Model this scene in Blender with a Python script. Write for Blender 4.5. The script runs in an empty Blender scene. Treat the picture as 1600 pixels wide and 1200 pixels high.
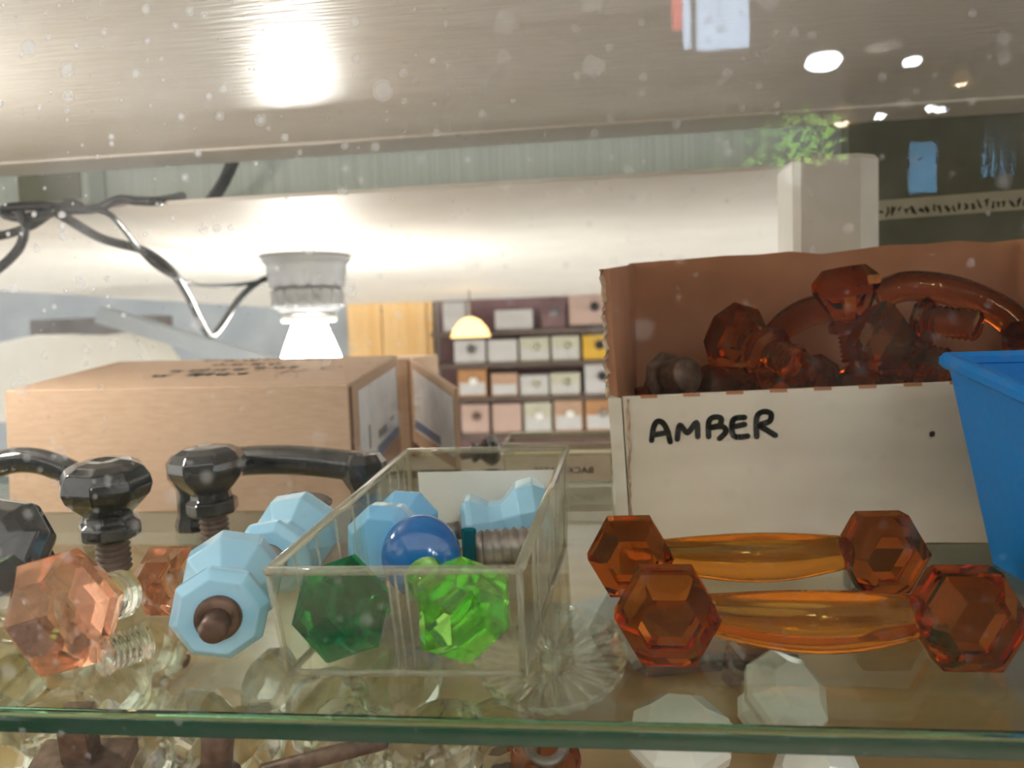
import bpy, bmesh, math, random
from mathutils import Vector, Matrix, Quaternion
random.seed(7)
SC = bpy.context.scene
COL = SC.collection
S = 0.01                                    # everything below is written in centimetres

# ------------------------------------------------------------------ camera
F_PX = 1202.0
YAW, PITCH, ROLL = math.radians(6.7), math.radians(-3.9), math.radians(2.0)
CAM = Vector((0, 0, 8.5))
fw = Vector((-math.sin(YAW)*math.cos(PITCH), math.cos(YAW)*math.cos(PITCH), math.sin(PITCH)))
rt0 = Vector((math.cos(YAW), math.sin(YAW), 0)); up0 = rt0.cross(fw)
RT = rt0*math.cos(ROLL) - up0*math.sin(ROLL); UP = up0*math.cos(ROLL) + rt0*math.sin(ROLL)
cd = bpy.data.cameras.new('camera'); cam = bpy.data.objects.new('camera', cd); COL.objects.link(cam)
m3 = Matrix((RT, UP, -fw)).transposed()
cam.matrix_world = Matrix.Translation(CAM*S) @ m3.to_4x4()
cd.sensor_width = 36; cd.lens = 36*F_PX/1600; cd.clip_start = 0.005; cd.clip_end = 50
cd.dof.use_dof = True; cd.dof.focus_distance = 0.225; cd.dof.aperture_fstop = 15.0
SC.camera = cam

# ------------------------------------------------------------------ light of the shop, exposure
world = bpy.data.worlds.new('shop_ambient'); SC.world = world; world.use_nodes = True
bg = world.node_tree.nodes['Background']
bg.inputs[0].default_value = (1.0, 0.95, 0.87, 1); bg.inputs[1].default_value = 0.75
BULB = 55.0
SC.view_settings.view_transform = 'Standard'; SC.view_settings.look = 'None'
SC.view_settings.exposure = 1.0; SC.view_settings.gamma = 1.0; SC.view_settings.use_curve_mapping = False
cy = SC.cycles
cy.max_bounces = 9; cy.transmission_bounces = 8; cy.transparent_max_bounces = 14; cy.glossy_bounces = 4
cy.diffuse_bounces = 3; cy.use_adaptive_sampling = True; cy.adaptive_threshold = .08; cy.adaptive_min_samples = 12; cy.sample_clamp_indirect = 6.0; cy.use_denoising = True; cy.blur_glossy = 0.3

# ------------------------------------------------------------------ unprojection helpers (cm)
def ray(px, py): return fw*F_PX + RT*(px-800) - UP*(py-600)
def atz(px, py, z): d = ray(px, py); return CAM + d*((z-CAM.z)/d.z)
def aty(px, py, y): d = ray(px, py); return CAM + d*((y-CAM.y)/d.y)

# ------------------------------------------------------------------ materials
MAT = {}
def newmat(name):
    m = bpy.data.materials.new(name); m.use_nodes = True; nt = m.node_tree
    for n in list(nt.nodes): nt.nodes.remove(n)
    out = nt.nodes.new('ShaderNodeOutputMaterial'); MAT[name] = m
    return m, nt, out
def N(nt, t, **kw):
    n = nt.nodes.new(t)
    for k, v in kw.items():
        if k.startswith('i_'): n.inputs[k[2:].replace('_', ' ')].default_value = v
        else: setattr(n, k, v)
    return n
def rgba(c): return (c[0], c[1], c[2], 1)
def noise_col(nt, c1, c2, scale, stretch=(1, 1, 1), detail=4, lo=.35, hi=.65):
    tc = N(nt, 'ShaderNodeTexCoord'); mp = N(nt, 'ShaderNodeMapping'); mp.inputs['Scale'].default_value = stretch
    nz = N(nt, 'ShaderNodeTexNoise'); nz.inputs['Scale'].default_value = scale; nz.inputs['Detail'].default_value = min(detail, 2)
    cr = N(nt, 'ShaderNodeValToRGB'); e = cr.color_ramp.elements
    e[0].position = lo; e[0].color = rgba(c1); e[1].position = hi; e[1].color = rgba(c2)
    nt.links.new(tc.outputs['Object'], mp.inputs[0]); nt.links.new(mp.outputs[0], nz.inputs['Vector'])
    nt.links.new(nz.outputs['Fac'], cr.inputs[0])
    return cr.outputs[0], nz.outputs['Fac']
def surf(name, c1, c2=None, rough=.5, scale=60, stretch=(1, 1, 1), bump=0, metal=0, spec=.5, coat=0, sss=0, lo=.35, hi=.65, bscale=None):
    m, nt, out = newmat(name)
    b = N(nt, 'ShaderNodeBsdfPrincipled'); b.inputs['Roughness'].default_value = rough
    b.inputs['Metallic'].default_value = metal; b.inputs['Specular IOR Level'].default_value = spec
    b.inputs['Coat Weight'].default_value = coat; b.inputs['Coat Roughness'].default_value = .08
    if sss:
        b.inputs['Subsurface Weight'].default_value = sss; b.inputs['Subsurface Radius'].default_value = (.5, .8, 1)
        b.inputs['Subsurface Scale'].default_value = .004
    col, fac = noise_col(nt, c1, c2 or c1, scale, stretch, lo=lo, hi=hi)
    nt.links.new(col, b.inputs['Base Color'])
    if bump:
        bp = N(nt, 'ShaderNodeBump'); bp.inputs['Strength'].default_value = bump; bp.inputs['Distance'].default_value = .0006
        nt.links.new(fac, bp.inputs['Height']); nt.links.new(bp.outputs[0], b.inputs['Normal'])
    nt.links.new(b.outputs[0], out.inputs[0]); return m
def emit(name, c, s):
    m, nt, out = newmat(name); e = N(nt, 'ShaderNodeEmission'); e.inputs[0].default_value = rgba(c); e.inputs[1].default_value = s
    nt.links.new(e.outputs[0], out.inputs[0]); return m
def glass(name, c, rough=.01, ior=1.5, body=0, bodycol=None, bump=0, clear=0, bscale=250):
    """solid cast glass; body = share of milky scattering, clear = share of straight-through light"""
    m, nt, out = newmat(name)
    g = N(nt, 'ShaderNodeBsdfGlass'); g.inputs['Color'].default_value = rgba(c); g.inputs['Roughness'].default_value = rough; g.inputs['IOR'].default_value = ior
    if bump:
        tc = N(nt, 'ShaderNodeTexCoord'); nz = N(nt, 'ShaderNodeTexNoise'); nz.inputs['Scale'].default_value = bscale
        nt.links.new(tc.outputs['Object'], nz.inputs['Vector'])
        bp = N(nt, 'ShaderNodeBump'); bp.inputs['Strength'].default_value = bump; bp.inputs['Distance'].default_value = .0008
        nt.links.new(nz.outputs['Fac'], bp.inputs['Height']); nt.links.new(bp.outputs[0], g.inputs['Normal'])
    o = g.outputs[0]
    if clear:
        t = N(nt, 'ShaderNodeBsdfTransparent'); t.inputs[0].default_value = rgba(c)
        x = N(nt, 'ShaderNodeMixShader'); x.inputs[0].default_value = clear
        nt.links.new(o, x.inputs[1]); nt.links.new(t.outputs[0], x.inputs[2]); o = x.outputs[0]
    if body:
        d = N(nt, 'ShaderNodeBsdfDiffuse'); d.inputs[0].default_value = rgba(bodycol or c)
        tl = N(nt, 'ShaderNodeBsdfTranslucent'); tl.inputs[0].default_value = rgba(bodycol or c)
        x0 = N(nt, 'ShaderNodeMixShader'); x0.inputs[0].default_value = .5
        nt.links.new(d.outputs[0], x0.inputs[1]); nt.links.new(tl.outputs[0], x0.inputs[2])
        x = N(nt, 'ShaderNodeMixShader'); x.inputs[0].default_value = body
        nt.links.new(o, x.inputs[1]); nt.links.new(x0.outputs[0], x.inputs[2]); o = x.outputs[0]
    nt.links.new(o, out.inputs[0]); return m
def sheet(name, tint, haze=0, hazecol=(.9, .9, .85), rough=.02, gain=1.6, streak=None):
    """thin clear sheet: straight-through light plus a Fresnel reflection, a little scattering haze"""
    m, nt, out = newmat(name)
    t = N(nt, 'ShaderNodeBsdfTransparent'); t.inputs[0].default_value = rgba(tint)
    g = N(nt, 'ShaderNodeBsdfGlossy'); g.inputs['Roughness'].default_value = rough
    fr = N(nt, 'ShaderNodeFresnel'); fr.inputs[0].default_value = 1.5
    mu = N(nt, 'ShaderNodeMath', operation='MULTIPLY'); mu.inputs[1].default_value = gain; mu.use_clamp = True
    nt.links.new(fr.outputs[0], mu.inputs[0])
    # keep the reflection the same from both sides of the sheet
    geo = N(nt, 'ShaderNodeNewGeometry'); lw = N(nt, 'ShaderNodeVectorMath', operation='DOT_PRODUCT')
    ab = N(nt, 'ShaderNodeMath', operation='ABSOLUTE'); nt.links.new(geo.outputs['Incoming'], lw.inputs[0]); nt.links.new(geo.outputs['Normal'], lw.inputs[1])
    nt.links.new(lw.outputs['Value'], ab.inputs[0])
    om = N(nt, 'ShaderNodeMath', operation='SUBTRACT'); om.inputs[0].default_value = 1; nt.links.new(ab.outputs[0], om.inputs[1])
    pw = N(nt, 'ShaderNodeMath', operation='POWER'); pw.inputs[1].default_value = 5; nt.links.new(om.outputs[0], pw.inputs[0])
    ma = N(nt, 'ShaderNodeMath', operation='MULTIPLY_ADD'); ma.inputs[1].default_value = .96*gain; ma.inputs[2].default_value = .04*gain; ma.use_clamp = True
    nt.links.new(pw.outputs[0], ma.inputs[0])
    x = N(nt, 'ShaderNodeMixShader'); nt.links.new(ma.outputs[0], x.inputs[0])
    nt.links.new(t.outputs[0], x.inputs[1]); nt.links.new(g.outputs[0], x.inputs[2]); o = x.outputs[0]
    if haze or streak:
        d = N(nt, 'ShaderNodeBsdfDiffuse'); d.inputs[0].default_value = rgba(hazecol)
        tl = N(nt, 'ShaderNodeBsdfTranslucent'); tl.inputs[0].default_value = rgba(hazecol)
        x0 = N(nt, 'ShaderNodeMixShader'); x0.inputs[0].default_value = .5
        nt.links.new(d.outputs[0], x0.inputs[1]); nt.links.new(tl.outputs[0], x0.inputs[2])
        x2 = N(nt, 'ShaderNodeMixShader'); x2.inputs[0].default_value = haze
        if streak: nt.links.new(streak(nt, haze), x2.inputs[0])
        nt.links.new(o, x2.inputs[1]); nt.links.new(x0.outputs[0], x2.inputs[2]); o = x2.outputs[0]
    nt.links.new(o, out.inputs[0]); return m

def pane_dirt(nt, haze):
    """dust: a fine speckle, dried droplets and a cloudy wiped film, thicker at the left end of the pane"""
    def math_(op, a, b, clamp=False):
        n = N(nt, 'ShaderNodeMath', operation=op); n.use_clamp = clamp
        for i, v in enumerate((a, b)):
            if hasattr(v, 'links'): nt.links.new(v, n.inputs[i])
            else: n.inputs[i].default_value = v
        return n.outputs[0]
    tc = N(nt, 'ShaderNodeTexCoord'); sep = N(nt, 'ShaderNodeSeparateXYZ'); nt.links.new(tc.outputs['Object'], sep.inputs[0])
    xz = N(nt, 'ShaderNodeCombineXYZ'); nt.links.new(sep.outputs[0], xz.inputs[0]); nt.links.new(sep.outputs[2], xz.inputs[1])
    def vor(scale, rad, soft):
        v = N(nt, 'ShaderNodeTexVoronoi', voronoi_dimensions='2D'); v.inputs['Scale'].default_value = scale; nt.links.new(xz.outputs[0], v.inputs['Vector'])
        sepc = N(nt, 'ShaderNodeSeparateColor'); nt.links.new(v.outputs['Color'], sepc.inputs[0])
        r = math_('MULTIPLY', math_('POWER', sepc.outputs[0], 5.0), rad)
        return math_('MULTIPLY', math_('SUBTRACT', r, v.outputs['Distance']), soft, True)
    nz = N(nt, 'ShaderNodeTexNoise', noise_dimensions='2D'); nz.inputs['Scale'].default_value = 26; nz.inputs['Detail'].default_value = 4; nt.links.new(xz.outputs[0], nz.inputs['Vector'])
    left = N(nt, 'ShaderNodeMapRange'); left.inputs[1].default_value = -.02; left.inputs[2].default_value = -.12
    left.inputs[3].default_value = .18; left.inputs[4].default_value = 1.0; nt.links.new(sep.outputs[0], left.inputs[0])
    cloud = math_('MULTIPLY', math_('SUBTRACT', nz.outputs['Fac'], .38, True), .62)
    hi = N(nt, 'ShaderNodeMapRange'); hi.inputs[1].default_value = .078; hi.inputs[2].default_value = .095; hi.inputs[3].default_value = .25; hi.inputs[4].default_value = 1
    nt.links.new(sep.outputs[2], hi.inputs[0])
    film = math_('MULTIPLY', math_('MULTIPLY', cloud, left.outputs[0]), hi.outputs[0])
    dots = math_('MULTIPLY', math_('ADD', vor(320, .40, 5), vor(120, .34, 7)), math_('MULTIPLY', left.outputs[0], .85))
    dots = math_('MULTIPLY', dots, hi.outputs[0])
    return math_('ADD', math_('ADD', film, dots), haze, True)

surf('white_paint', (.68, .66, .62), (.73, .72, .69), rough=.30, scale=420, stretch=(.12, 1, 1), bump=.55, spec=.5)
surf('cream_paint', (.72, .70, .65), (.77, .75, .70), rough=.55, scale=20, spec=.25)
surf('trim_paint', (.58, .56, .52), (.63, .61, .57), rough=.5, scale=20)
surf('green_grey_paint', (.27, .30, .265), (.32, .35, .31), rough=.6, scale=160, stretch=(3, 1, .05))
surf('olive_paint', (.10, .105, .07), (.13, .135, .095), rough=.6, scale=40)
surf('post_paint', (.72, .70, .65), (.78, .76, .71), rough=.45, scale=30)
surf('blue_grey', (.30, .34, .38), (.38, .42, .45), rough=.7, scale=8)
surf('dark_grey', (.13, .12, .12), (.18, .17, .17), rough=.8, scale=20)
surf('paper_white', (.74, .73, .67), (.79, .78, .73), rough=.8, scale=15)
surf('pine', (.80, .50, .20), (.88, .60, .29), rough=.5, scale=18, stretch=(4, 1, .2))
surf('ochre_wood', (.34, .20, .06), (.46, .29, .10), rough=.45, scale=14, stretch=(.25, 3, 1), bump=.1)
surf('kraft', (.53, .375, .265), (.57, .41, .295), rough=.75, scale=260, stretch=(.4, 1, 2), spec=.2)
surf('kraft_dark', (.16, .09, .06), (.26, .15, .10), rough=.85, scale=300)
surf('kraft_red', (.42, .19, .10), (.49, .23, .125), rough=.75, scale=40, spec=.2)
surf('kraft_edge', (.62, .47, .33), (.36, .22, .13), rough=.85, scale=260, stretch=(1, 1, 1), bump=.5)
surf('grey_board', (.64, .565, .45), (.76, .68, .56), rough=.8, scale=28, stretch=(.6, 1, 1.6), spec=.2, lo=.3, hi=.7)
surf('board_edge', (.72, .67, .56), (.62, .55, .43), rough=.8, scale=60)
surf('ink', (.012, .012, .014), rough=.55)
surf('ink_soft', (.03, .02, .015), rough=.7)
surf('red_ink', (.30, .06, .04), rough=.7)
surf('blue_print', (.07, .16, .38), (.10, .22, .45), rough=.3, scale=900)
surf('label_paper', (.74, .80, .90), (.86, .90, .95), rough=.35, scale=60, spec=.4)  # bluish white base colour carries the window reflection on the labels
surf('label_grey', (.26, .27, .30), rough=.4)
surf('iron', (.09, .05, .033), (.19, .11, .075), rough=.45, metal=.35, scale=220, bump=.3)
surf('pewter', (.22, .19, .17), (.34, .30, .27), rough=.4, metal=.5, scale=200, bump=.2)
surf('black_glass', (.012, .015, .018), (.03, .034, .038), rough=.1, scale=60, spec=.7, coat=.6)
surf('brown_thread', (.10, .06, .045), (.17, .11, .085), rough=.35, scale=120)
surf('milk_blue', (.33, .64, .86), (.38, .68, .88), rough=.12, scale=30, spec=.6, coat=.4)
surf('milk_blue_deep', (.20, .53, .88), (.23, .56, .90), rough=.12, scale=30, spec=.6, coat=.4)
surf('ceramic', (.80, .79, .74), (.84, .83, .78), rough=.15, scale=20, coat=.5)
surf('slate', (.045, .06, .065), (.065, .08, .085), rough=.4, scale=30)
surf('slate_light', (.20, .24, .25), (.25, .29, .30), rough=.5, scale=30)
surf('black_cable', (.012, .016, .02), (.02, .025, .03), rough=.25, scale=50, spec=.6)
surf('lamp_plastic', (.25, .26, .27), (.29, .30, .31), rough=.4, scale=20)
surf('blue_plastic', (.0, .19, .60), (.0, .21, .63), rough=.5, scale=400, spec=.12)
surf('rack_brown', (.10, .075, .06), (.15, .11, .09), rough=.7, scale=12)
surf('rack_plum', (.17, .09, .10), (.22, .13, .13), rough=.7, scale=12)
surf('wall_grey', (.28, .27, .28), (.40, .38, .38), rough=.8, scale=5)
surf('strip_cream', (.40, .38, .29), (.46, .43, .33), rough=.6, scale=60)
for nm, c in dict(box_white=(.62, .62, .62), box_cream=(.60, .60, .48), box_yellow=(.78, .48, .05), box_orange=(.52, .27, .12), box_tan=(.55, .36, .25), box_pink=(.58, .42, .36)).items():
    surf(nm, tuple(v*.92 for v in c), c, rough=.6, scale=30)
surf('added_shop_wall', (.10, .09, .06), (.16, .145, .10), rough=.7, scale=2)
surf('leaf', (.10, .30, .02), (.22, .46, .04), rough=.5, scale=30)
surf('denim', (.06, .22, .40), (.09, .30, .52), rough=.8, scale=30)
surf('shop_metal', (.25, .25, .25), rough=.4)
glass('pink_glass', (.99, .78, .66), bump=.02, clear=.18, body=.03, bodycol=(.95, .5, .35))
glass('clear_glass', (.96, .97, .93), bump=.1, clear=.25)
glass('amber_glass', (.74, .36, .12))
glass('amber_bar', (.90, .58, .18), clear=.12)
glass('amber_dark', (.76, .42, .19), clear=.06)
glass('green_dark', (.11, .76, .47), bump=.04, body=.12, bodycol=(.0, .36, .19))
glass('green_light', (.68, .98, .50), bump=.02, clear=.1, body=.08, bodycol=(.25, .85, .10))
surf('cobalt', (.003, .12, .42), (.005, .16, .48), rough=.12, scale=40, coat=.6)
glass('teal_glass', (.08, .45, .55), body=.4, bodycol=(.02, .35, .45))
glass('shelf_edge', (.80, .95, .86), rough=.02)
surf('edge_green', (.002, .035, .018), (.004, .06, .03), rough=.08, scale=30, stretch=(.2, 1, 1), spec=.6)
sheet('shelf_sheet', (.90, .955, .91), haze=.004, gain=.9)
sheet('bin_plastic', (.93, .93, .87), haze=.035, hazecol=(.80, .78, .66), rough=.03, gain=.8)
sheet('bin_rim', (.90, .90, .82), haze=.22, hazecol=(.82, .80, .69), rough=.08, gain=1.6)
sheet('front_glass', (.97, .975, .97), haze=.002, hazecol=(.92, .95, 1.0), rough=.0, gain=.6, streak=pane_dirt)
m_, nt_, out_ = newmat('clear_back'); t_ = N(nt_, 'ShaderNodeBsdfTransparent'); nt_.links.new(t_.outputs[0], out_.inputs[0])
emit('bulb_light', (1.0, .97, .90), BULB)
emit('bulb_warm', (1.0, .92, .82), 52.0)  # glow of the assumed, unseen bulb left of the frame
emit('window_light', (.60, .78, 1.0), 15.0)
emit('shop_lamp_white', (.86, .95, 1.0), 80.0)
emit('shop_lamp_warm', (1.0, .80, .58), 46.0)
emit('far_lamp', (1.0, .74, .38), 6.0)
emit('far_shade', (1.0, .62, .24), 1.6)
emit('sign_red', (1.0, .18, .16), 11.0)

# ------------------------------------------------------------------ mesh helpers
def BM(): return bmesh.new()
def box(bm, x0, x1, y0, y1, z0, z1):
    vs = [bm.verts.new((x, y, z)) for x in (x0, x1) for y in (y0, y1) for z in (z0, z1)]
    for f in ((0, 1, 3, 2), (4, 6, 7, 5), (0, 4, 5, 1), (2, 3, 7, 6), (0, 2, 6, 4), (1, 5, 7, 3)): bm.faces.new([vs[i] for i in f])
    return bm
def hexa(bm, p):      # eight corners: bottom 4 (ccw), top 4
    vs = [bm.verts.new(q) for q in p]
    for f in ((3, 2, 1, 0), (4, 5, 6, 7), (0, 1, 5, 4), (1, 2, 6, 5), (2, 3, 7, 6), (3, 0, 4, 7)): bm.faces.new([vs[i] for i in f])
    return bm
def panel(bm, quad, n, t):     # a board: quad corners, thickness t along n
    n = Vector(n).normalized()*t
    return hexa(bm, [Vector(q) for q in quad] + [Vector(q)+n for q in quad])
def lathe(bm, prof, n, phase=0, twist=None):
    rings = []
    for k, (r, z) in enumerate(prof):
        if r <= 1e-6: rings.append([bm.verts.new((0, 0, z))]); continue
        ph = phase + (twist[k] if twist else 0)
        rings.append([bm.verts.new((r*math.cos(ph+2*math.pi*i/n), r*math.sin(ph+2*math.pi*i/n), z)) for i in range(n)])
    for a, b in zip(rings, rings[1:]):
        for i in range(n):
            j = (i+1) % n
            if len(a) == 1 and len(b) == 1: break
            if len(a) == 1: bm.faces.new((a[0], b[j], b[i]))
            elif len(b) == 1: bm.faces.new((a[i], a[j], b[0]))
            else: bm.faces.new((a[i], a[j], b[j], b[i]))
    bmesh.ops.recalc_face_normals(bm, faces=bm.faces)
    return bm
def thread(z0, z1, r, pitch=.24, d=.06):
    p = [(0, z0), (r-d, z0)]; z = z0
    while z < z1-1e-6:
        p += [(r-d, z+.02), (r, z+pitch*.45), (r-d, z+pitch*.9)]; z += pitch
    return p + [(0, z1+.05)]
def sweep(bm, path, radii, n=12, cap=True, flat=(1, 1), phase=0, upv=(0, 0, 1)):
    path = [Vector(p) for p in path]; rings = []
    for k, p in enumerate(path):
        t = (path[min(k+1, len(path)-1)] - path[max(k-1, 0)]).normalized()
        u = Vector(upv); u = (u - t*u.dot(t))
        if u.length < 1e-3: u = Vector((1, 0, 0)) - t*t.x
        u.normalize(); v = t.cross(u); r = radii[k] if hasattr(radii, '__len__') else radii
        ra, rb = r if hasattr(r, '__len__') else (r*flat[0], r*flat[1])
        rings.append([bm.verts.new(p + u*math.cos(phase+2*math.pi*i/n)*ra + v*math.sin(phase+2*math.pi*i/n)*rb) for i in range(n)])
    for a, b in zip(rings, rings[1:]):
        for i in range(n): bm.faces.new((a[i], a[(i+1) % n], b[(i+1) % n], b[i]))
    if cap: bm.faces.new(rings[0][::-1]); bm.faces.new(rings[-1])
    bmesh.ops.recalc_face_normals(bm, faces=bm.faces)
    return bm
def smooth_path(pts, k=8):
    pts = [Vector(p) for p in pts]; out = []
    for i in range(len(pts)-1):
        p0, p1, p2, p3 = pts[max(i-1, 0)], pts[i], pts[i+1], pts[min(i+2, len(pts)-1)]
        for j in range(k):
            t = j/k
            out.append(.5*((2*p1)+(p2-p0)*t+(2*p0-5*p1+4*p2-p3)*t*t+(3*p1-p0-3*p2+p3)*t**3))
    return out + [pts[-1]]
def ribbon(bm, pts, w, n, lift=.02):
    """one flat pen stroke on a surface with normal n"""
    n = Vector(n).normalized(); pts = [Vector(p)+n*lift for p in pts]
    for a, b in zip(pts, pts[1:]):
        t = (b-a)
        if t.length < 1e-5: continue
        s = t.normalized().cross(n)*w*.5
        bm.faces.new([bm.verts.new(q) for q in (a-s, a+s, b+s, b-s)])
    a1 = n.orthogonal().normalized(); a2 = n.cross(a1)
    for p in pts: bm.faces.new([bm.verts.new(p+(a1*math.cos(q*math.pi/4)+a2*math.sin(q*math.pi/4))*w*.5 + n*.002) for q in range(8)])
    return bm
def obj(name, bm, mat, parent=None, smooth=False, bevel=0, loc=None, segs=2):
    if bevel: bmesh.ops.bevel(bm, geom=bm.edges[:], offset=bevel, segments=segs, affect='EDGES', profile=.5)
    for v in bm.verts: v.co *= S
    me = bpy.data.meshes.new(name); bm.to_mesh(me); bm.free()
    me.materials.append(MAT[mat])
    for p in me.polygons: p.use_smooth = smooth
    o = bpy.data.objects.new(name, me); COL.objects.link(o)
    if parent: o.parent = parent
    if loc is not None: o.location = Vector(loc)*S
    return o
def tag(o, label, cat, group=None):
    o['label'] = label; o['category'] = cat
    if group: o['group'] = group
    return o
def struct(o, label=None, cat=None):
    o['kind'] = 'structure'
    if label: o['label'] = label
    if cat: o['category'] = cat
    return o
def thing(name, label, cat, loc=(0, 0, 0), group=None):
    o = bpy.data.objects.new(name, None); COL.objects.link(o); o.location = Vector(loc)*S
    o.empty_display_size = .01; o.rotation_mode = 'QUATERNION'
    return tag(o, label, cat, group)
def copy_tree(o, parent=None):
    c = o.copy(); COL.objects.link(c); c.parent = parent
    for ch in list(o.children): copy_tree(ch, c)
    return c
def aim(o, axis, spin=0):
    """turn local +Z to axis, then spin about it"""
    q = Vector((0, 0, 1)).rotation_difference(Vector(axis).normalized())
    o.rotation_mode = 'QUATERNION'; o.rotation_quaternion = q @ Quaternion((0, 0, 1), math.radians(spin))
def low(o):
    q = o.rotation_quaternion; sc = o.scale; lo = 1e9
    def walk(c, m):
        nonlocal lo
        mm = m @ c.matrix_basis if c is not o else Matrix.Identity(4)
        if c.type == 'MESH':
            for v in c.data.vertices: lo = min(lo, (q @ Vector([a*b for a, b in zip((mm @ v.co), sc)])).z)
        for ch in c.children: walk(ch, mm)
    walk(o, Matrix.Identity(4))
    return lo/S
def rest(o, px, py, axis, spin=0, z0=0.0, scale=1.0):
    """stand/lay the thing on the surface z0 with its origin on the sight line of (px, py)"""
    o.scale = (scale,)*3; aim(o, axis, spin)
    o.location = atz(px, py, z0 - low(o))*S
    return o
def rest_at(o, px, py, axis, off, spin=0, z0=0.0, scale=1.0):
    o.scale = (scale,)*3; aim(o, axis, spin); ax = Vector(axis).normalized()*off*scale
    o.location = (atz(px, py, z0-low(o)+ax.z)-ax)*S
    return o
def put(o, p, axis, spin=0, scale=1.0):
    o.scale = (scale,)*3; aim(o, axis, spin); o.location = Vector(p)*S; return o

# ================================================================== THE SETTING
struct(obj('ceiling', box(BM(), -75, 60, 11, 46, 20.4, 22.2), 'white_paint'))
t1 = struct(obj('trim_1', box(BM(), -75, 60, 46.25, 50, 20.45, 22.2), 'trim_paint'))
obj('edge_bead', sweep(BM(), [(-75, 46.1, 20.42), (60, 46.1, 20.42)], .14, 8), 'cream_paint', t1, True)
struct(obj('wall_back', box(BM(), -75, 40, 56, 57.5, 17.7, 40), 'green_grey_paint'))
struct(obj('wall_right', box(BM(), 15.5, 60, 50.5, 52, -9, 40), 'olive_paint'))
struct(obj('floor', box(BM(), -75, 60, 14.6, 62, -11, -9.0), 'ochre_wood'))
struct(obj('wall_lower', box(BM(), -75, 15.4, 62.1, 63.4, -11, -1.5), 'cream_paint'))
struct(obj('wall_far', box(BM(), -46.5, 70, 214, 216, -120, 80), 'wall_grey'))
struct(obj('floor_shop_added', box(BM(), -330, 330, -330, 13, -112, -110), 'rack_brown'))  # unseen dark floor, added to block ambient light and give the glass contrast
struct(obj('wall_shop_added', box(BM(), -330, 330, -334, -330, -110, 150), 'added_shop_wall'))  # unseen dark wall, added so the pane reflects less ambient veil
struct(obj('wall_left', box(BM(), -200, -71.8, 214, 216, -120, 80), 'blue_grey'))
d1 = struct(obj('door_1', box(BM(), -71.6, -46.6, 214, 216, -120, 80), 'rack_brown'))
for x0, x1 in ((-71.4, -61.6), (-61.3, -48.6), (-48.3, -46.8)):
    obj('plank', box(BM(), x0, x1, 212.6, 213.98, -120, 80), 'pine', d1, bevel=.15)
w1 = struct(obj('window_1', box(BM(), -60, 60, 15.3, 15.5, -12, 30), 'front_glass'))
w1.data.materials.append(MAT['clear_back'])
for p_ in w1.data.polygons: p_.material_index = 0 if p_.normal.y < -.5 else 1

bm = BM(); pl = [(-90, 47.2), (14.6, 47.2), (14.6, 52.4), (75, 52.4), (75, 206), (-90, 206)]
lo_ = [bm.verts.new((x, y, 17.4)) for x, y in pl]; hi_ = [bm.verts.new((x, y, 17.65)) for x, y in pl]
bm.faces.new(lo_[::-1]); bm.faces.new(hi_)
for i in range(6): bm.faces.new((lo_[i], lo_[(i+1) % 6], hi_[(i+1) % 6], hi_[i]))
tag(obj('ceiling_board', bm, 'cream_paint'),
    'wide cream painted board that the lit lamp holder hangs from', 'board')

# glass shelf: sheet + polished front and back edges
gs = thing('glass_shelf', 'thick glass shelf with a dark green polished front edge', 'shelf', (0, 16.0, 0))
obj('glass_sheet', box(BM(), -58, 58, .26, 30.8, -.5, 0), 'shelf_sheet', gs)
bm = BM(); pf = [(.25, 0), (.18, -.005), (.12, -.02), (.07, -.05), (.03, -.1), (.03, -.48), (.25, -.5)]
ra = [bm.verts.new((-58, y, z)) for y, z in pf]; rb = [bm.verts.new((58, y, z)) for y, z in pf]
for i in range(7): bm.faces.new((ra[i], rb[i], rb[(i+1) % 7], ra[(i+1) % 7]))
bm.faces.new(ra[::-1]); bm.faces.new(rb); bmesh.ops.recalc_face_normals(bm, faces=bm.faces)
obj('bevelled_front', bm, 'shelf_edge', gs)
obj('front_edge', box(BM(), -58, 58, -.03, .02, -.48, -.10), 'edge_green', gs, True, bevel=.015)
obj('back_edge', box(BM(), -58, 58, 30.81, 31.0, -.5, 0), 'edge_green', gs)

# post
bm = BM(); cx, cyy = 12.6, 45.0; w = 2.25; c = .7
ring = [(-w+c*.5, -w), (w-c*1.6, -w), (w, -w+c), (w, w-c), (w-c, w), (-w+c, w), (-w, w-c), (-w, -w+c*.5)]
def ringz(z, s): return [bm.verts.new((cx+x*s, cyy+y*s, z)) for x, y in ring]
r0, r1, r2 = ringz(.02, 1), ringz(16.95, 1), ringz(17.2, .93)
for a, b in ((r0, r1), (r1, r2)):
    for i in range(8): bm.faces.new((a[i], a[(i+1) % 8], b[(i+1) % 8], b[i]))
bm.faces.new(r0[::-1]); bm.faces.new(r2)
tag(obj('post', bm, 'post_paint'), 'white painted wooden post with chamfered corners behind the card box', 'post')

# printed strip on the olive wall, characters too blurred to read
st = thing('printed_strip', 'cream strip of dark blurred lettering across the olive wall', 'strip', (16.4, 50.4, 15.0))
obj('backing', box(BM(), 0, 12, 0, .08, -.45, .75), 'strip_cream', st)
bm = BM(); x = .35; rr = random.Random(3)
while x < 11.5:
    h = rr.uniform(.35, .62); w = rr.uniform(.18, .34); a = [(x+rr.uniform(0, w), 0, -.25+rr.uniform(0, h)) for _ in range(4)]
    ribbon(bm, a, .12, (0, -1, 0), .01); x += w+rr.uniform(.08, .16)
obj('lettering', bm, 'ink_soft', st)
st.rotation_quaternion = Quaternion((0, 1, 0), math.radians(-1.5))

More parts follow.
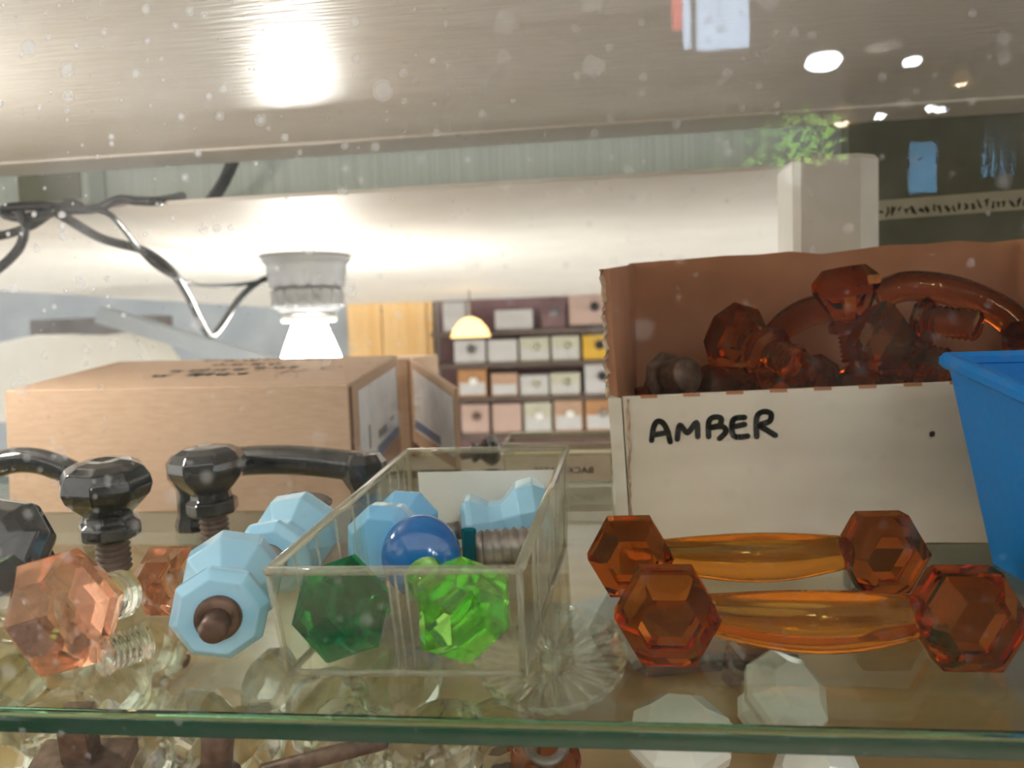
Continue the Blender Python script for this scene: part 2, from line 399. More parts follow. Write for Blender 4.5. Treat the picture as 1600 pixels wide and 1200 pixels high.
# left background
bm = BM(); pts = [aty(px, py, 120) for px, py in ((-120, 560), (55, 523), (150, 525), (205, 518), (245, 575), (230, 660), (-120, 660))]
fr = [bm.verts.new(p) for p in pts]; bk = [bm.verts.new(p+Vector((0, 9, 0))) for p in pts]; bm.faces.new(fr); bm.faces.new(bk[::-1])
for i in range(len(pts)): bm.faces.new((fr[i], bk[i], bk[(i+1) % len(pts)], fr[(i+1) % len(pts)]))
bmesh.ops.recalc_face_normals(bm, faces=bm.faces)
tag(obj('paper_bag', bm, 'paper_white', bevel=.4), 'pale paper bag slumped behind the long cardboard box', 'bag')
bm = BM(); a, b = aty(150, 492, 112), aty(420, 572, 112); n = (b-a).normalized(); sd = Vector((n.z, 0, -n.x))*1.25
hexa(bm, [a-sd, b-sd, b-sd+Vector((0, 3, 0)), a-sd+Vector((0, 3, 0)), a+sd, b+sd, b+sd+Vector((0, 3, 0)), a+sd+Vector((0, 3, 0))])
bmesh.ops.recalc_face_normals(bm, faces=bm.faces)
tag(obj('sloping_batten', bm, 'blue_grey', bevel=.1), 'blue-grey batten sloping down behind the cardboard box', 'batten')
p0, p1 = aty(45, 500, 150), aty(205, 522, 150)
tag(obj('dark_ledge', box(BM(), p0.x, p1.x+6, 150, 156, p1.z, p0.z), 'dark_grey', bevel=.3), 'dark grey ledge above the pale paper bag', 'ledge')
p0, p1 = aty(40, 262, 55), aty(156, 322, 55)
jb = thing('junction_box', 'dull olive junction box on the wall above the cable coil', 'box', ((p0.x+p1.x)/2, 55.9, (p0.z+p1.z)/2))
w, h = (p1.x-p0.x)/2, (p0.z-p1.z)/2
obj('body', box(BM(), -w, w, -2.2, 0, -h, h), 'green_grey_paint', jb, bevel=.25); obj('cover', box(BM(), -w*.85, w*.85, -2.45, -2.21, -h*.8, h*.8), 'olive_paint', jb, bevel=.1)

# ================================================================== LAMP AND CABLES
L = atz(478, 400, 17.4)
lamp = thing('bulb_holder', 'lit spot bulb in a pale lamp holder under the cream board', 'lamp', (L.x, L.y, 17.4))
obj('base', lathe(BM(), [(0, -.01), (4.7, -.01), (4.75, -.5), (4.3, -1.0), (4.0, -3.3), (3.6, -3.45), (0, -3.45)], 36), 'lamp_plastic', lamp, True)
sk = obj('socket_ring', lathe(BM(), [(0, -3.46), (3.6, -3.46), (3.75, -4.3), (3.4, -5.6), (2.9, -6.3), (2.4, -6.35), (0, -6.35)], 36), 'lamp_plastic', lamp, True)
for k in range(16):
    a = k/16*2*math.pi
    obj('rib', box(BM(), 3.45, 3.85, -.28, .28, -5.5, -3.7), 'lamp_plastic', sk, bevel=.08).rotation_euler = (0, 0, a)
obj('collar', lathe(BM(), [(2.0, -6.36), (2.85, -6.4), (3.0, -6.75), (2.85, -7.1), (2.0, -7.1)], 32), 'ceramic', lamp, True)
obj('bulb', lathe(BM(), [(0, -6.4), (1.6, -6.5), (1.8, -7.4), (2.6, -9.4), (3.25, -11.2), (3.2, -11.6), (0, -11.8)], 32), 'bulb_light', lamp, True)

assumed_lamp = copy_tree(lamp); assumed_lamp.location = Vector((-33, 25.5, 20.4))*S; assumed_lamp.scale = (.55,)*3  # unseen lamp, assumed from the warm glow, added to brighten the left side
assumed_lamp['label'] = 'assumed smaller spot bulb, unseen under the upper board left of the frame, added for light'
for ch in assumed_lamp.children:
    if ch.name.startswith('bulb'): ch.data = ch.data.copy(); ch.data.materials[0] = MAT['bulb_warm']
def cable(name, label, pts, r, y=None, mat='black_cable'):
    P = smooth_path([aty(px, py, yy) for px, py, yy in pts], 7)
    return tag(obj(name, sweep(BM(), P, r, 8), mat, None, True), label, 'cable')
cable('lamp_cable', 'black twin cable sagging across to the lamp holder', [(80, 326, 46.2), (110, 345, 47.6), (160, 373, 51), (225, 392, 54), (265, 420, 56), (290, 455, 60), (312, 500, 66), (328, 524, 70), (345, 510, 72), (375, 465, 75), (405, 440, 79), (428, 432, 81)], .34)
cable('lamp_cable', 'thin black cable crossing the sagging twin cable', [(138, 326, 46.3), (170, 334, 46.6), (195, 360, 49.5), (222, 395, 53.4), (250, 420, 55.3), (290, 440, 62), (330, 446, 70), (380, 444, 76), (428, 434, 81.5)], .2)
cable('coiled_cable', 'black cable looped in a flat coil below the junction box', [(-20, 372, 48), (15, 365, 48), (50, 352, 47.6), (80, 332, 47.2), (110, 318, 46.8), (125, 326, 46.6), (60, 322, 46.8), (12, 325, 47.2), (8, 336, 47.2), (40, 340, 47), (95, 330, 46.6), (150, 326, 46.5), (185, 312, 46.6), (215, 314, 46.5), (248, 314, 46.9), (285, 306, 52)], .3)
cable('hanging_cable', 'black cable hanging off the left end of the coil', [(30, 330, 46), (38, 350, 46), (34, 380, 46), (15, 405, 46), (-15, 430, 46)], .3)
cable('drop_cable', 'short black cable dropping behind the white upper board', [(372, 230, 51.5), (360, 262, 51.8), (345, 292, 52.3), (326, 318, 53), (310, 330, 54)], .42)
cable('grey_wire', 'thin grey wire clipped along the cream board to the lamp', [(235, 332, 57), (300, 355, 64), (370, 385, 75), (412, 402, 81)], .16, mat='trim_paint')

# ================================================================== BACK OF THE SHOP
rack = thing('wall_rack', 'brown wall rack holding rows of small sample boxes', 'rack', (0, 206, 0))
def far(px, py, y=204.): return aty(px, py, y)
rows = [((572, 571), 'rack_brown'), ((625, 622), 'rack_brown'), ((682, 677), 'rack_brown'), ((522, 517), 'rack_brown')]
for (ya, yb), m in rows:
    a, b = far(672, ya), far(1010, yb)
    obj('shelf', box(BM(), a.x, b.x+20, -1.5, 7.5, a.z-1.0, a.z+.4), m, rack, bevel=.1)
a, b = far(672, 460), far(1010, 690)
obj('back_panel', box(BM(), a.x, b.x+20, 7.6, 7.95, b.z-10, a.z+10), 'rack_plum', rack)
labels = {}
samples = [
 (708, 758, 533, 568, 'box_white', 'dark_knob', 'white sample box at the left end of the upper row'),
 (761, 808, 533, 567, 'box_white', None, 'blank white sample box second in the upper row'),
 (811, 858, 531, 567, 'box_cream', 'clear_glass', 'cream sample box with a clear knob, third in the upper row'),
 (861, 906, 530, 567, 'box_cream', 'clear_glass', 'cream sample box beside the yellow one'),
 (910, 957, 527, 564, 'box_yellow', 'ink', 'yellow sample box with a black round knob'),
 (714, 760, 577, 619, 'box_orange', 'ceramic', 'orange-brown sample box at the left of the middle row'),
 (766, 809, 584, 619, 'box_tan', None, 'tan sample box second in the middle row'),
 (812, 857, 588, 619, 'box_white', 'clear_glass', 'short white sample box with a clear knob in the middle row'),
 (859, 907, 585, 618, 'box_cream', 'clear_glass', 'pale green-cream sample box in the middle row'),
 (913, 962, 570, 616, 'box_white', 'ink', 'tall white sample box with a dark knob below the yellow one'),
 (719, 764, 632, 677, 'box_pink', 'brown_thread', 'pinkish sample box at the left of the lower row'),
 (768, 815, 632, 677, 'box_pink', None, 'plain pinkish sample box second in the lower row'),
 (818, 862, 630, 676, 'box_cream', 'ceramic', 'greyish cream sample box in the middle of the lower row'),
 (865, 911, 628, 676, 'box_tan', 'ceramic', 'tan sample box with two pale knobs in the lower row'),
 (914, 965, 626, 674, 'box_orange', 'pewter', 'rust orange sample box at the right of the lower row'),
 (690, 725, 470, 516, 'box_white', None, 'grey-white box on the top shelf behind the lit shade'),
 (772, 832, 487, 516, 'box_white', None, 'low grey box in the middle of the top shelf'),
 (845, 884, 472, 514, 'rack_plum', 'dark_knob', 'plum coloured box on the top shelf'),
 (888, 960, 462, 506, 'box_pink', 'ink', 'large pale box with a dark dot on the top shelf')]
for xa, xb, ya, yb, m, kn, lab in samples:
    a, b = far(xa, ya), far(xb, yb); w, h = (b.x-a.x)/2, (a.z-b.z)/2
    shelfz = min((far(672, r[0][0]).z+.4 for r in rows if abs(r[0][0]-yb) < 12), key=lambda z: abs(z-b.z), default=b.z)
    t = thing('sample_box', lab, 'box', ((a.x+b.x)/2, 205.0, shelfz+h+.01), 'sample boxes on the wall rack')
    obj('carton', box(BM(), -w, w, 0, 7, -h, h), m, t, bevel=.15)
    obj('label', box(BM(), -w*.9, w*.9, -.06, -.01, -h*.85, h*.05), 'box_white' if m not in ('box_yellow', 'box_pink', 'rack_plum') else m, t)
    if kn: obj('knob', lathe(BM(), [(0, .0), (.6, 0), (.5, .5), (1.25, 1.1), (1.1, 1.7), (0, 2.0)], 16), {'dark_knob': 'dark_grey'}.get(kn, kn), t, True, loc=(w*.15, -.07, h*.2)).rotation_euler = (math.pi/2, 0, 0)  # boxes marked so get a plain dark grey knob
p = far(735, 518, 160)
fl = thing('shade_lamp', 'small lit lamp with a wide warm yellow shade before the rack', 'lamp', p)
obj('shade', lathe(BM(), [(4.2, -1.2), (3.6, .6), (2.2, 2.3), (.8, 3.0), (.7, 2.9), (2.1, 2.1), (3.4, .5), (4.1, -1.2)], 28), 'far_shade', fl, True)
obj('bulb', lathe(BM(), [(0, -.6), (1.1, -.2), (1.5, .9), (.9, 1.9), (.5, 2.6), (0, 2.7)], 20), 'far_lamp', fl, True)
obj('stem', sweep(BM(), [(0, 0, 3.0), (0, 0, 60)], .2, 8), 'shop_metal', fl, True)

# ================================================================== LONG CARDBOARD BOX
bx = thing('cardboard_box', 'long closed kraft cardboard box with handwriting on its lid', 'box', (-21, 36, 0))
c8 = [(-9.6, 0, 0), (8.8, 0, 0), (6.4, 18, 0), (-14.5, 18, 0), (-9.4, 0, 6.4), (8.8, 0, 6.24), (6.4, 18, 7.08), (-15.0, 18, 7.3)]
obj('body', hexa(BM(), c8), 'kraft', bx, bevel=.08)
A, B, Cc, D = [Vector(c8[i]) for i in (1, 2, 6, 5)]     # right end face
def endp(u, v): return A+(B-A)*u+(D-A)*v*(1-u)+(Cc-B)*v*u
en = (B-A).cross(D-A).normalized()
def patch(name, u0, u1, v0, v1, mat, parent, lift):
    q = [endp(u0, v0), endp(u1, v0), endp(u1, v1), endp(u0, v1)]
    return obj(name, panel(BM(), [p+en*lift for p in q], en, .03), mat, parent)
patch('corrugated_edge', .0, .035, .02, .97, 'kraft_dark', bx, .005)
lb = patch('shipping_label', .13, .93, .20, .90, 'label_paper', bx, .01)
patch('blue_band', .42, .92, .21, .31, 'blue_print', lb, .045)
patch('text_block', .45, .62, .37, .44, 'label_grey', lb, .045)
patch('text_block', .72, .82, .42, .46, 'label_grey', lb, .045)
patch('text_block', .27, .29, .36, .56, 'label_grey', lb, .045)
# writing on the lid: four lines of hurried script, then red letters
top = lambda u, v: Vector(c8[4])+(Vector(c8[5])-Vector(c8[4]))*u+((Vector(c8[7])-Vector(c8[4]))*(1-u)+(Vector(c8[6])-Vector(c8[5]))*u)*v
bm = BM(); rr = random.Random(11)
def script(bm, u0, u1, v, amp=.05):
    u = u0
    while u < u1:
        e = min(u1, u+rr.uniform(.03, .06)); n_ = 7
        pts = [top(u+(e-u)*k/n_, v+amp*math.sin(k*2.1+rr.uniform(-.4, .4))*rr.uniform(.3, 1)) for k in range(n_+1)]
        ribbon(bm, smooth_path(pts, 3), .2, (0, -.05, 1), .03); u = e+rr.uniform(.012, .025)
script(bm, .34, .80, .90); script(bm, .42, .66, .70); script(bm, .34, .42, .48); script(bm, .43, .58, .50); script(bm, .60, .74, .54)
script(bm, .33, .40, .32); script(bm, .44, .51, .34, .08); script(bm, .53, .62, .34)
obj('lid_writing', bm, 'ink_soft', bx)
bm = BM()
ribbon(bm, [top(.735, .30), top(.742, .42), top(.775, .36), top(.785, .48)], .12, (0, -.05, 1), .03)
ribbon(bm, [top(.86+.03*math.cos(a), .48+.06*math.sin(a)) for a in [k*.6 for k in range(10)]], .1, (0, -.05, 1), .03)
obj('red_writing', bm, 'red_ink', bx)
# long box's mirror image, built as a second carton with an open flap
P0, P1 = aty(645, 560, 60), aty(716, 606, 47)
cf = thing('carton', 'mirror image of the long box, built as a second kraft carton with a labelled flap', 'box', (P0.x, P0.y, 0))
fd = Vector((P1.x-P0.x, P1.y-P0.y, 0)); zt0, zt1 = P0.z, P1.z
obj('body', hexa(BM(), [(-9, .6, -1.4), (.1, .6, -1.4), (.1, 9, -1.4), (-9, 9, -1.4), (-9, .6, zt0), (.1, .6, zt0), (.1, 9, zt0), (-9, 9, zt0)]), 'kraft', cf, bevel=.06)
fl_n = Vector((fd.y, -fd.x, 0)).normalized()
if fl_n.y > 0: fl_n = -fl_n
def flp(u, v): return Vector((fd.x*u, fd.y*u, .02+v*((zt0*(1-u)+zt1*u)-.02)))
def fpatch(name, u0, u1, v0, v1, mat, parent, lift, t=.03, slope=0):
    q = [flp(u0, v0), flp(u1, v0-slope), flp(u1, v1-slope), flp(u0, v1)]
    return obj(name, panel(BM(), [p+fl_n*lift for p in q], fl_n, t), mat, parent)
flap = fpatch('flap', 0, 1, 0, 1, 'kraft', cf, 0, .3)
l2 = fpatch('shipping_label', .1, .98, .16, .9, 'label_paper', flap, .305, slope=.02)
fpatch('blue_band', .12, .72, .19, .30, 'blue_print', l2, .34, slope=.01)
# dark strip standing in for the shade in the flap hinge seam
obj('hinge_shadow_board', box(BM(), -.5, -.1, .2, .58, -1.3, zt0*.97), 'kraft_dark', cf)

# ================================================================== BACKPLATE BIN, far edge of the shelf
bp = thing('label_bin', 'small clear plastic bin with a cream card at the back of the shelf', 'bin', (-2.55, 44.4, 0))
bp.location.z = .0005
def tray(root, w0, w1, dpt, h, t, mat, rim):
    obj('bottom', box(BM(), -w0, w0, -dpt, dpt, 0, t), mat, root)
    for nm, q, n_ in (('front_wall', [(-w0, -dpt, t), (w0, -dpt, t), (w1, -dpt-.1, h), (-w1, -dpt-.1, h)], (0, 1, 0)),
                      ('back_wall', [(-w0, dpt, t), (w0, dpt, t), (w1, dpt+.1, h), (-w1, dpt+.1, h)], (0, -1, 0)),
                      ('side_wall', [(-w0, -dpt, t), (-w0, dpt, t), (-w1, dpt+.1, h), (-w1, -dpt-.1, h)], (1, 0, 0)),
                      ('side_wall', [(w0, -dpt, t), (w0, dpt, t), (w1, dpt+.1, h), (w1, -dpt-.1, h)], (-1, 0, 0))):
        obj(nm, panel(BM(), q, n_, t), mat, root)
    e = [(-w1, -dpt-.1, h), (w1, -dpt-.1, h), (w1, dpt+.1, h), (-w1, dpt+.1, h), (-w1, -dpt-.1, h)]
    for a, b in zip(e, e[1:]): obj('rim', sweep(BM(), [a, b], .11, 8), rim, root, True)
tray(bp, 3.0, 3.05, 2.2, 2.15, .1, 'bin_plastic', 'bin_rim')
cdp = obj('card', box(BM(), -2.9, 2.9, -2.35, -2.31, .15, 1.5), 'strip_cream', bp)
cdp.data.materials[0] = MAT['board_edge']
fc = bpy.data.curves.new('card_text', 'FONT'); fc.body = 'BACKPLATES'; fc.size = .5*S; fc.align_x = 'CENTER'
fo = bpy.data.objects.new('card_text', fc); COL.objects.link(fo)
dg = bpy.context.evaluated_depsgraph_get(); tm = bpy.data.meshes.new_from_object(fo.evaluated_get(dg)); bpy.data.objects.remove(fo)
to = bpy.data.objects.new('card_lettering', tm); COL.objects.link(to); to.parent = bp; tm.materials.clear(); tm.materials.append(MAT['ink_soft'])
to.matrix_local = Matrix.Translation(Vector((.3, -2.37, .55))*S) @ Matrix.Rotation(math.pi/2, 4, 'X') @ Matrix.Diagonal((-1.15, 1, 1, 1))

# ================================================================== KNOB BUILDERS
def hexknob(name, label, mat, n=6, R=1.5, shank='clear_glass', group=None, cat='knob', sl=1.1, back=1.25, plain=False):
    k = thing(name, label, cat, group=group)
    prof = [(0, .72), (R*.60, .66), (R*.97, .12), (R, -.12), (R*.55, -back), (R*.5, -back-.12), (0, -back-.12)]
    hd = obj('head', lathe(BM(), prof, n, 0), mat, k)
    pr_ = [(0, back+.13), (R*.42, back+.13), (R*.36, back+sl*.5), (R*.46, back+sl), (0, back+sl+.05)] if plain else thread(back+.13, back+sl, R*.40, .2, .07)
    obj('shank', lathe(BM(), [(r, -z) for r, z in pr_], 20), shank, k, True)
    return k
def milk(label, mat='milk_blue', bolt='iron'):
    k = thing('milk_glass_knob', label, 'knob', group='milk blue glass knobs')
    # local +Z points out of the base; the head lies at -Z
    obj('body', lathe(BM(), [(0, .0), (1.0, 0), (1.24, -.22), (1.24, -.42), (.84, -1.0), (.80, -1.5), (1.36, -2.15), (1.40, -2.75), (1.05, -3.2), (0, -3.3)], 8, math.pi/8), mat, k, bevel=.045, segs=2)
    ws = obj('washer', lathe(BM(), [(0, .20), (.45, .20), (.56, .12), (.58, .0), (0, .0)], 28), bolt, k, True)
    obj('bolt', lathe(BM(), [(0, .85), (.26, .85), (.34, .72), (.34, .21), (0, .21)], 24), bolt, k, True)
    return k
def blackknob(label, n=8):
    k = thing('black_glass_knob', label, 'knob', group='black glass knobs')
    obj('shank', lathe(BM(), thread(0, 1.3, .62, .22, .08), 24), 'brown_thread', k, True)
    obj('head', lathe(BM(), [(0, 1.3), (.95, 1.3), (1.08, 1.42), (1.08, 1.85), (.86, 2.02), (.84, 2.25), (1.2, 2.6), (1.52, 2.95), (1.64, 3.3), (1.58, 3.65), (1.36, 4.0), (1.0, 4.2), (.55, 4.27), (0, 4.2)], n, .3), 'black_glass', k, bevel=.05, segs=2)
    return k

# ---- pink knobs
k = hexknob('pink_hex_knob', 'large pink hexagonal glass knob facing the front at far left', 'pink_glass', R=1.72, group='pink hexagonal glass knobs')
rest(k, 92, 958, (-.10, -1, .12), 10)
k = hexknob('pink_hex_knob', 'smaller pink hexagonal glass knob half hidden by the blue knob', 'pink_glass', R=1.22, group='pink hexagonal glass knobs')
rest(k, 262, 908, (.05, -1, .22), 3)
k = thing('glass_screw', 'clear ribbed glass screw lying beside the large pink knob', 'screw')
obj('threaded_shaft', lathe(BM(), thread(0, 1.0, .48, .15, .06), 24), 'clear_glass', k, True)
obj('head', lathe(BM(), [(0, -.3), (.5, -.28), (.58, -.1), (.5, 0), (0, 0)], 12), 'clear_glass', k)
rest(k, 168, 1022, (.55, .8, .0), 0)

# ---- milk-blue knobs outside the bin
rest(milk('milky pale blue octagonal knob with a brown bolt pointing at the viewer'), 341, 965, (.33, -1, -.08), 4, scale=1.06)
k = milk('milky pale blue knob lying behind the plastic bin edge', bolt='pewter'); rest(k, 420, 878, (.03, -1, -.1), 10, scale=1.08)
k = thing('metal_screw', 'grey metal screw end standing behind the second pale blue knob', 'screw')
obj('threaded_shaft', lathe(BM(), thread(0, 2.2, .62, .2, .07), 24), 'pewter', k, True); obj('cap', lathe(BM(), [(0, 2.9), (.9, 2.88), (1.2, 2.72), (1.2, 2.5), (.9, 2.26), (0, 2.26)], 28), 'pewter', k, True)
rest_at(k, 482, 781, (.15, .1, 1), 2.6, scale=.78)

# ---- black knobs and handles
rest(blackknob('black faceted knob standing on its brown screw behind the pink knobs'), 180, 890, (.03, -.10, 1), 0, scale=1.0)
rest(blackknob('taller black faceted knob standing in front of the black handle'), 338, 848, (-.03, -.03, 1), 20, scale=.98)
k = blackknob('black knob tipped over at the left edge of the picture'); rest_at(k, -2, 856, (.25, -.75, .55), 3.3, 10)
k = blackknob('black knob seen low at the back of the shelf between carton and bin'); rest_at(k, 765, 705, (1, .25, .05), 3.2, 0, scale=.62)
def black_handle(label, pl, pr, h, arch, r=.62):
    t = thing('black_pull_handle', label, 'handle', (pl.x, pl.y, 0), 'black glass pull handles')
    d = Vector((pr.x-pl.x, pr.y-pl.y, 0)); n = 14
    pth = [d*(k/n)+Vector((0, 0, h+arch*math.sin(math.pi*k/n))) for k in range(n+1)]
    obj('bar', sweep(BM(), pth, [(r*.95, r*(1.15-.25*math.sin(math.pi*k/n))) for k in range(n+1)], 10, flat=(1, 1)), 'black_glass', t, True)
    for e in (Vector((0, 0, 0)), d):
        obj('post', lathe(BM(), [(0, 0), (.72, 0), (.78, .25), (.62, .8), (.62, h-1.0), (.95, h-.45), (.98, h+.25), (.7, h+.62), (0, h+.66)], 8, .4), 'black_glass', t, loc=e)
    return t
black_handle('black arched pull handle standing in front of the cardboard box', aty(300, 800, 32.6), aty(572, 800, 32.0), 2.85, .35, .7)
black_handle('black arched pull handle running out of the left edge', aty(-75, 800, 31.0), aty(150, 800, 32.2), 2.2, 1.3)

# ================================================================== CLEAR PLASTIC BIN
bn = thing('clear_plastic_bin', 'clear plastic bin holding green and blue glass knobs', 'bin', (-5, 18, .02))
O = Vector((-5, 18, 0))
b4 = [Vector(p)-O for p in ((-8.05, 18.1, .02), (-2.1, 18.3, .02), (-1.6, 29.5, .02), (-7.5, 29.3, .02))]
t4 = [Vector(p)-O for p in ((-8.3, 17.75, 2.8), (-2.1, 18.0, 2.78), (-1.45, 29.9, 3.85), (-7.8, 29.8, 3.85))]
obj('bottom', panel(BM(), b4, (0, 0, 1), .12), 'bin_plastic', bn)
cen = sum(b4, Vector())/4
walls = []
for i, nm in enumerate(('front_wall', 'side_wall', 'back_wall', 'side_wall')):
    j = (i+1) % 4; q = [b4[i], b4[j], t4[j], t4[i]]; n_ = (q[1]-q[0]).cross(q[3]-q[0])
    if n_.dot(cen-q[0]) < 0: n_ = -n_
    walls.append(obj(nm, panel(BM(), q, n_, .12), 'bin_plastic', bn))
    obj('rim', sweep(BM(), [t4[i], t4[j]], .12, 8, flat=(1.0, 1.25)), 'bin_rim', bn, True)
    obj('corner_edge', sweep(BM(), [b4[i], t4[i]], .09, 8), 'bin_rim', bn, True)
    obj('foot_edge', sweep(BM(), [b4[i]+Vector((0, 0, .06)), b4[j]+Vector((0, 0, .06))], .09, 8), 'bin_rim', bn, True)
def rib(i, j, u, r=.035):
    a = b4[i].lerp(b4[j], u); b = t4[i].lerp(t4[j], u); return obj('rib', sweep(BM(), [a, b], r, 6), 'bin_rim', bn, True)
for u in (.48, .51, .55): rib(0, 1, u)
for u in (.12, .24, .36, .48, .60, .70, .80, .88, .94): rib(0, 3, u)
for u in (.2, .28, .7, .76): rib(1, 2, u)
for u in (.5,): rib(1, 2, u)
a, b, c_, d_ = b4[3].lerp(b4[2], .05), b4[3].lerp(b4[2], .95), t4[3].lerp(t4[2], .95), t4[3].lerp(t4[2], .05)
q = [v+Vector((0, -.25, .15)) for v in (a, b)] + [a.lerp(d_, .0)+Vector((0, 0, 0))]
tag(obj('white_card', panel(BM(), [O+a+Vector((.1, -.28, .14)), O+b+Vector((-.1, -.28, .14)), O+b.lerp(c_, .80)+Vector((-.1, -.28, 0)), O+a.lerp(d_, .80)+Vector((.1, -.28, 0))], (0, 1, 0), .05), 'paper_white'),
    'plain white card standing inside the back of the clear bin', 'card')
FZ = .16
k = hexknob('dark_green_knob', 'dark green hexagonal glass knob in the front of the bin', 'green_dark', R=1.40, shank='green_dark')
rest(k, 532, 950, (-.10, -1, .30), 14, z0=FZ)
k = hexknob('light_green_knob', 'bright light green faceted glass knob in the front of the bin', 'green_light', R=1.40, shank='green_light', n=6, back=1.5, plain=True)
rest(k, 728, 955, (.62, -.85, -.05), 8, z0=FZ)
k = thing('cobalt_knob', 'round deep blue domed glass knob in the middle of the bin', 'knob')
obj('dome', lathe(BM(), [(0, .75)]+[(1.3*math.sin(a), .75*math.cos(a)) for a in [i*math.pi/20 for i in range(1, 11)]]+[(1.28, -.2), (.95, -.5), (.5, -.62), (0, -.64)], 40), 'cobalt', k, True)
obj('stem', lathe(BM(), [(0, -.62), (.5, -.62), (.45, -1.3), (.6, -1.5), (0, -1.5)], 16), 'teal_glass', k, True)
rest(k, 657, 868, (-.05, -1, .25), 0, z0=FZ, scale=1.0)
k = milk('brighter milk blue ten-sided knob behind the round cobalt knob', 'milk_blue_deep', 'pewter'); rest(k, 634, 826, (.06, 1, .05), 0, z0=.45, scale=1.0)
k.location = aty(640, 812, 27.2)*S
k = milk('pale milk blue knob leaning at the right end of the bin', 'milk_blue', 'pewter'); put(k, aty(728, 826, 27.6), (-1, -.08, -.18), 0)
k = thing('metal_screw', 'grey ribbed metal screw under the pale blue knob in the bin', 'screw')
obj('threaded_shaft', lathe(BM(), thread(0, 1.9, .68, .3, .1), 28), 'pewter', k, True); obj('cap', lathe(BM(), [(0, -.28), (.55, -.25), (.66, -.08), (.6, 0), (0, 0)], 28), 'pewter', k, True)
put(k, aty(757, 858, 25.2), (1, .1, .05))
k = thing('teal_glass_stem', 'small teal glass stem upright between the blue knobs', 'knob stem')
obj('rod', lathe(BM(), [(0, 0), (.26, 0), (.26, 1.5), (0, 1.5)], 6), 'teal_glass', k); obj('foot', lathe(BM(), [(0, -.02), (.45, 0), (.4, .2), (.26, .22), (0, .22)], 12), 'teal_glass', k)
rest(k, 735, 893, (0, 0, 1), 0, z0=FZ); 

# ================================================================== AMBER HANDLES IN FRONT
def amber_handle(label, fl, fr, R):
    t = thing('amber_pull_handle', label, 'handle', (fl.x, fl.y, 0), 'amber glass pull handles on the shelf')
    d = Vector((fr.x-fl.x, fr.y-fl.y, 0)); ap = R*.90
    yaw = math.atan2(d.y, d.x)
    for e in (Vector((0, 0, ap)), d+Vector((0, 0, ap))):
        bm = lathe(BM(), [(0, .80), (R*.60, .80), (R*.97, .25), (R, .15), (R, -.55), (R*.93, -.68), (R*.72, -.78), (R*.72, -.95), (R*.80, -1.0), (R*.80, -1.15), (R*.6, -1.3), (0, -1.3)], 6, 0)
        for v in bm.verts: v.co.y *= 1.04
        h = obj('hex_end', bm, 'amber_glass', t, loc=e)
        h.rotation_euler = (math.pi/2, 0, yaw)
    n = 18; L_ = d.length; dn = d.normalized(); pth = []; rad = []
    for k in range(n+1):
        u = k/n; s_ = R*.75+(L_-1.5*R)*u; b_ = math.sin(math.pi*u)
        pth.append(dn*s_+Vector((dn.y, -dn.x, 0))*(-.25+.45*b_)+Vector((0, 0, ap))); rad.append((.50+.28*b_, .48+.08*b_))
    obj('bar', sweep(BM(), pth, rad, 10, phase=.3), 'amber_bar', t, True)
    return t
amber_handle('nearer amber glass pull handle with hexagonal ends', Vector((1.48, 19.2, 0)), Vector((8.62, 19.15, 0)), 1.33)
amber_handle('rear amber glass pull handle with hexagonal ends before the lettered box', Vector((.75, 24.2, 0)), Vector((8.55, 24.6, 0)), 1.36)

# ================================================================== LETTERED BOX
ab = thing('lettered_card_box', 'open white-fronted card box lettered in black, full of amber knobs', 'box', (1, 30.1, .02))
T_ = .32
fq = [(-.02, 0, 0), (17.2, -.1, 0), (17.0, .1, 6.15), (-.25, 0, 5.8)]
bmf = panel(BM(), fq, (0, 1, 0), T_)
front = obj('front_panel', bmf, 'grey_board', ab, bevel=.05)
Q = [Vector(v) for v in fq]
def fp(px, py):                       # point on the front panel under a pixel
    p = aty(px, py, 30.1); return p-Vector((1, 30.1, .02))
for k in range(10):
    u = .06+k*.094; e = Q[3].lerp(Q[2], u)
    obj('edge_slot', box(BM(), e.x-.32, e.x+.32, e.y-.02, e.y+.2, e.z-.1, e.z+.02), 'kraft_red', ab)
bq = [(.35, 8, 0), (18.2, 8, 0), (18.6, 8.3, 11.95), (.45, 8, 11.55)]
bm = BM(); nX = 12                      # back panel with a slightly torn, wavy upper edge
rr = random.Random(5); lo_, hi_ = [], []
for k in range(nX+1):
    u = k/nX; a = Vector(bq[0]).lerp(Vector(bq[1]), u); b = Vector(bq[3]).lerp(Vector(bq[2]), u); b.z += rr.uniform(-.12, .12)
    lo_.append(a); hi_.append(b)
for k in range(nX):
    hexa(bm, [lo_[k], lo_[k+1], lo_[k+1]+Vector((0, .3, 0)), lo_[k]+Vector((0, .3, 0)), hi_[k], hi_[k+1], hi_[k+1]+Vector((0, .3, 0)), hi_[k]+Vector((0, .3, 0))])
obj('back_panel', bm, 'kraft_red', ab)
sq = [(-.5, -.02, 0), (.3, 8, 0), (.42, 8, 11.5), (-.95, .1, 10.75)]
obj('side_panel', panel(BM(), sq, (1, 0, 0), T_), 'kraft_red', ab)
obj('side_facing', panel(BM(), [(-.55, -.03, 0), (-.06, -.06, 0), (-.28, -.06, 5.75), (-.8, -.03, 5.9)], (0, 1, 0), .05), 'board_edge', ab)
bm = BM(); rr = random.Random(9)       # torn corrugated edge of the side panel
pth = [Vector((-.88+rr.uniform(-.07, .07)+.1*(1-k/16), .0, 5.8+k*(10.75-5.8)/16)) for k in range(17)]
sweep(bm, pth, [(.1, rr.uniform(.14, .22)) for _ in pth], 7)
obj('torn_edge', bm, 'kraft_edge', ab)
bm = BM(); pth = [Vector((-.02+rr.uniform(-.04, .04), -.03, .1+k*5.6/12)) for k in range(13)]
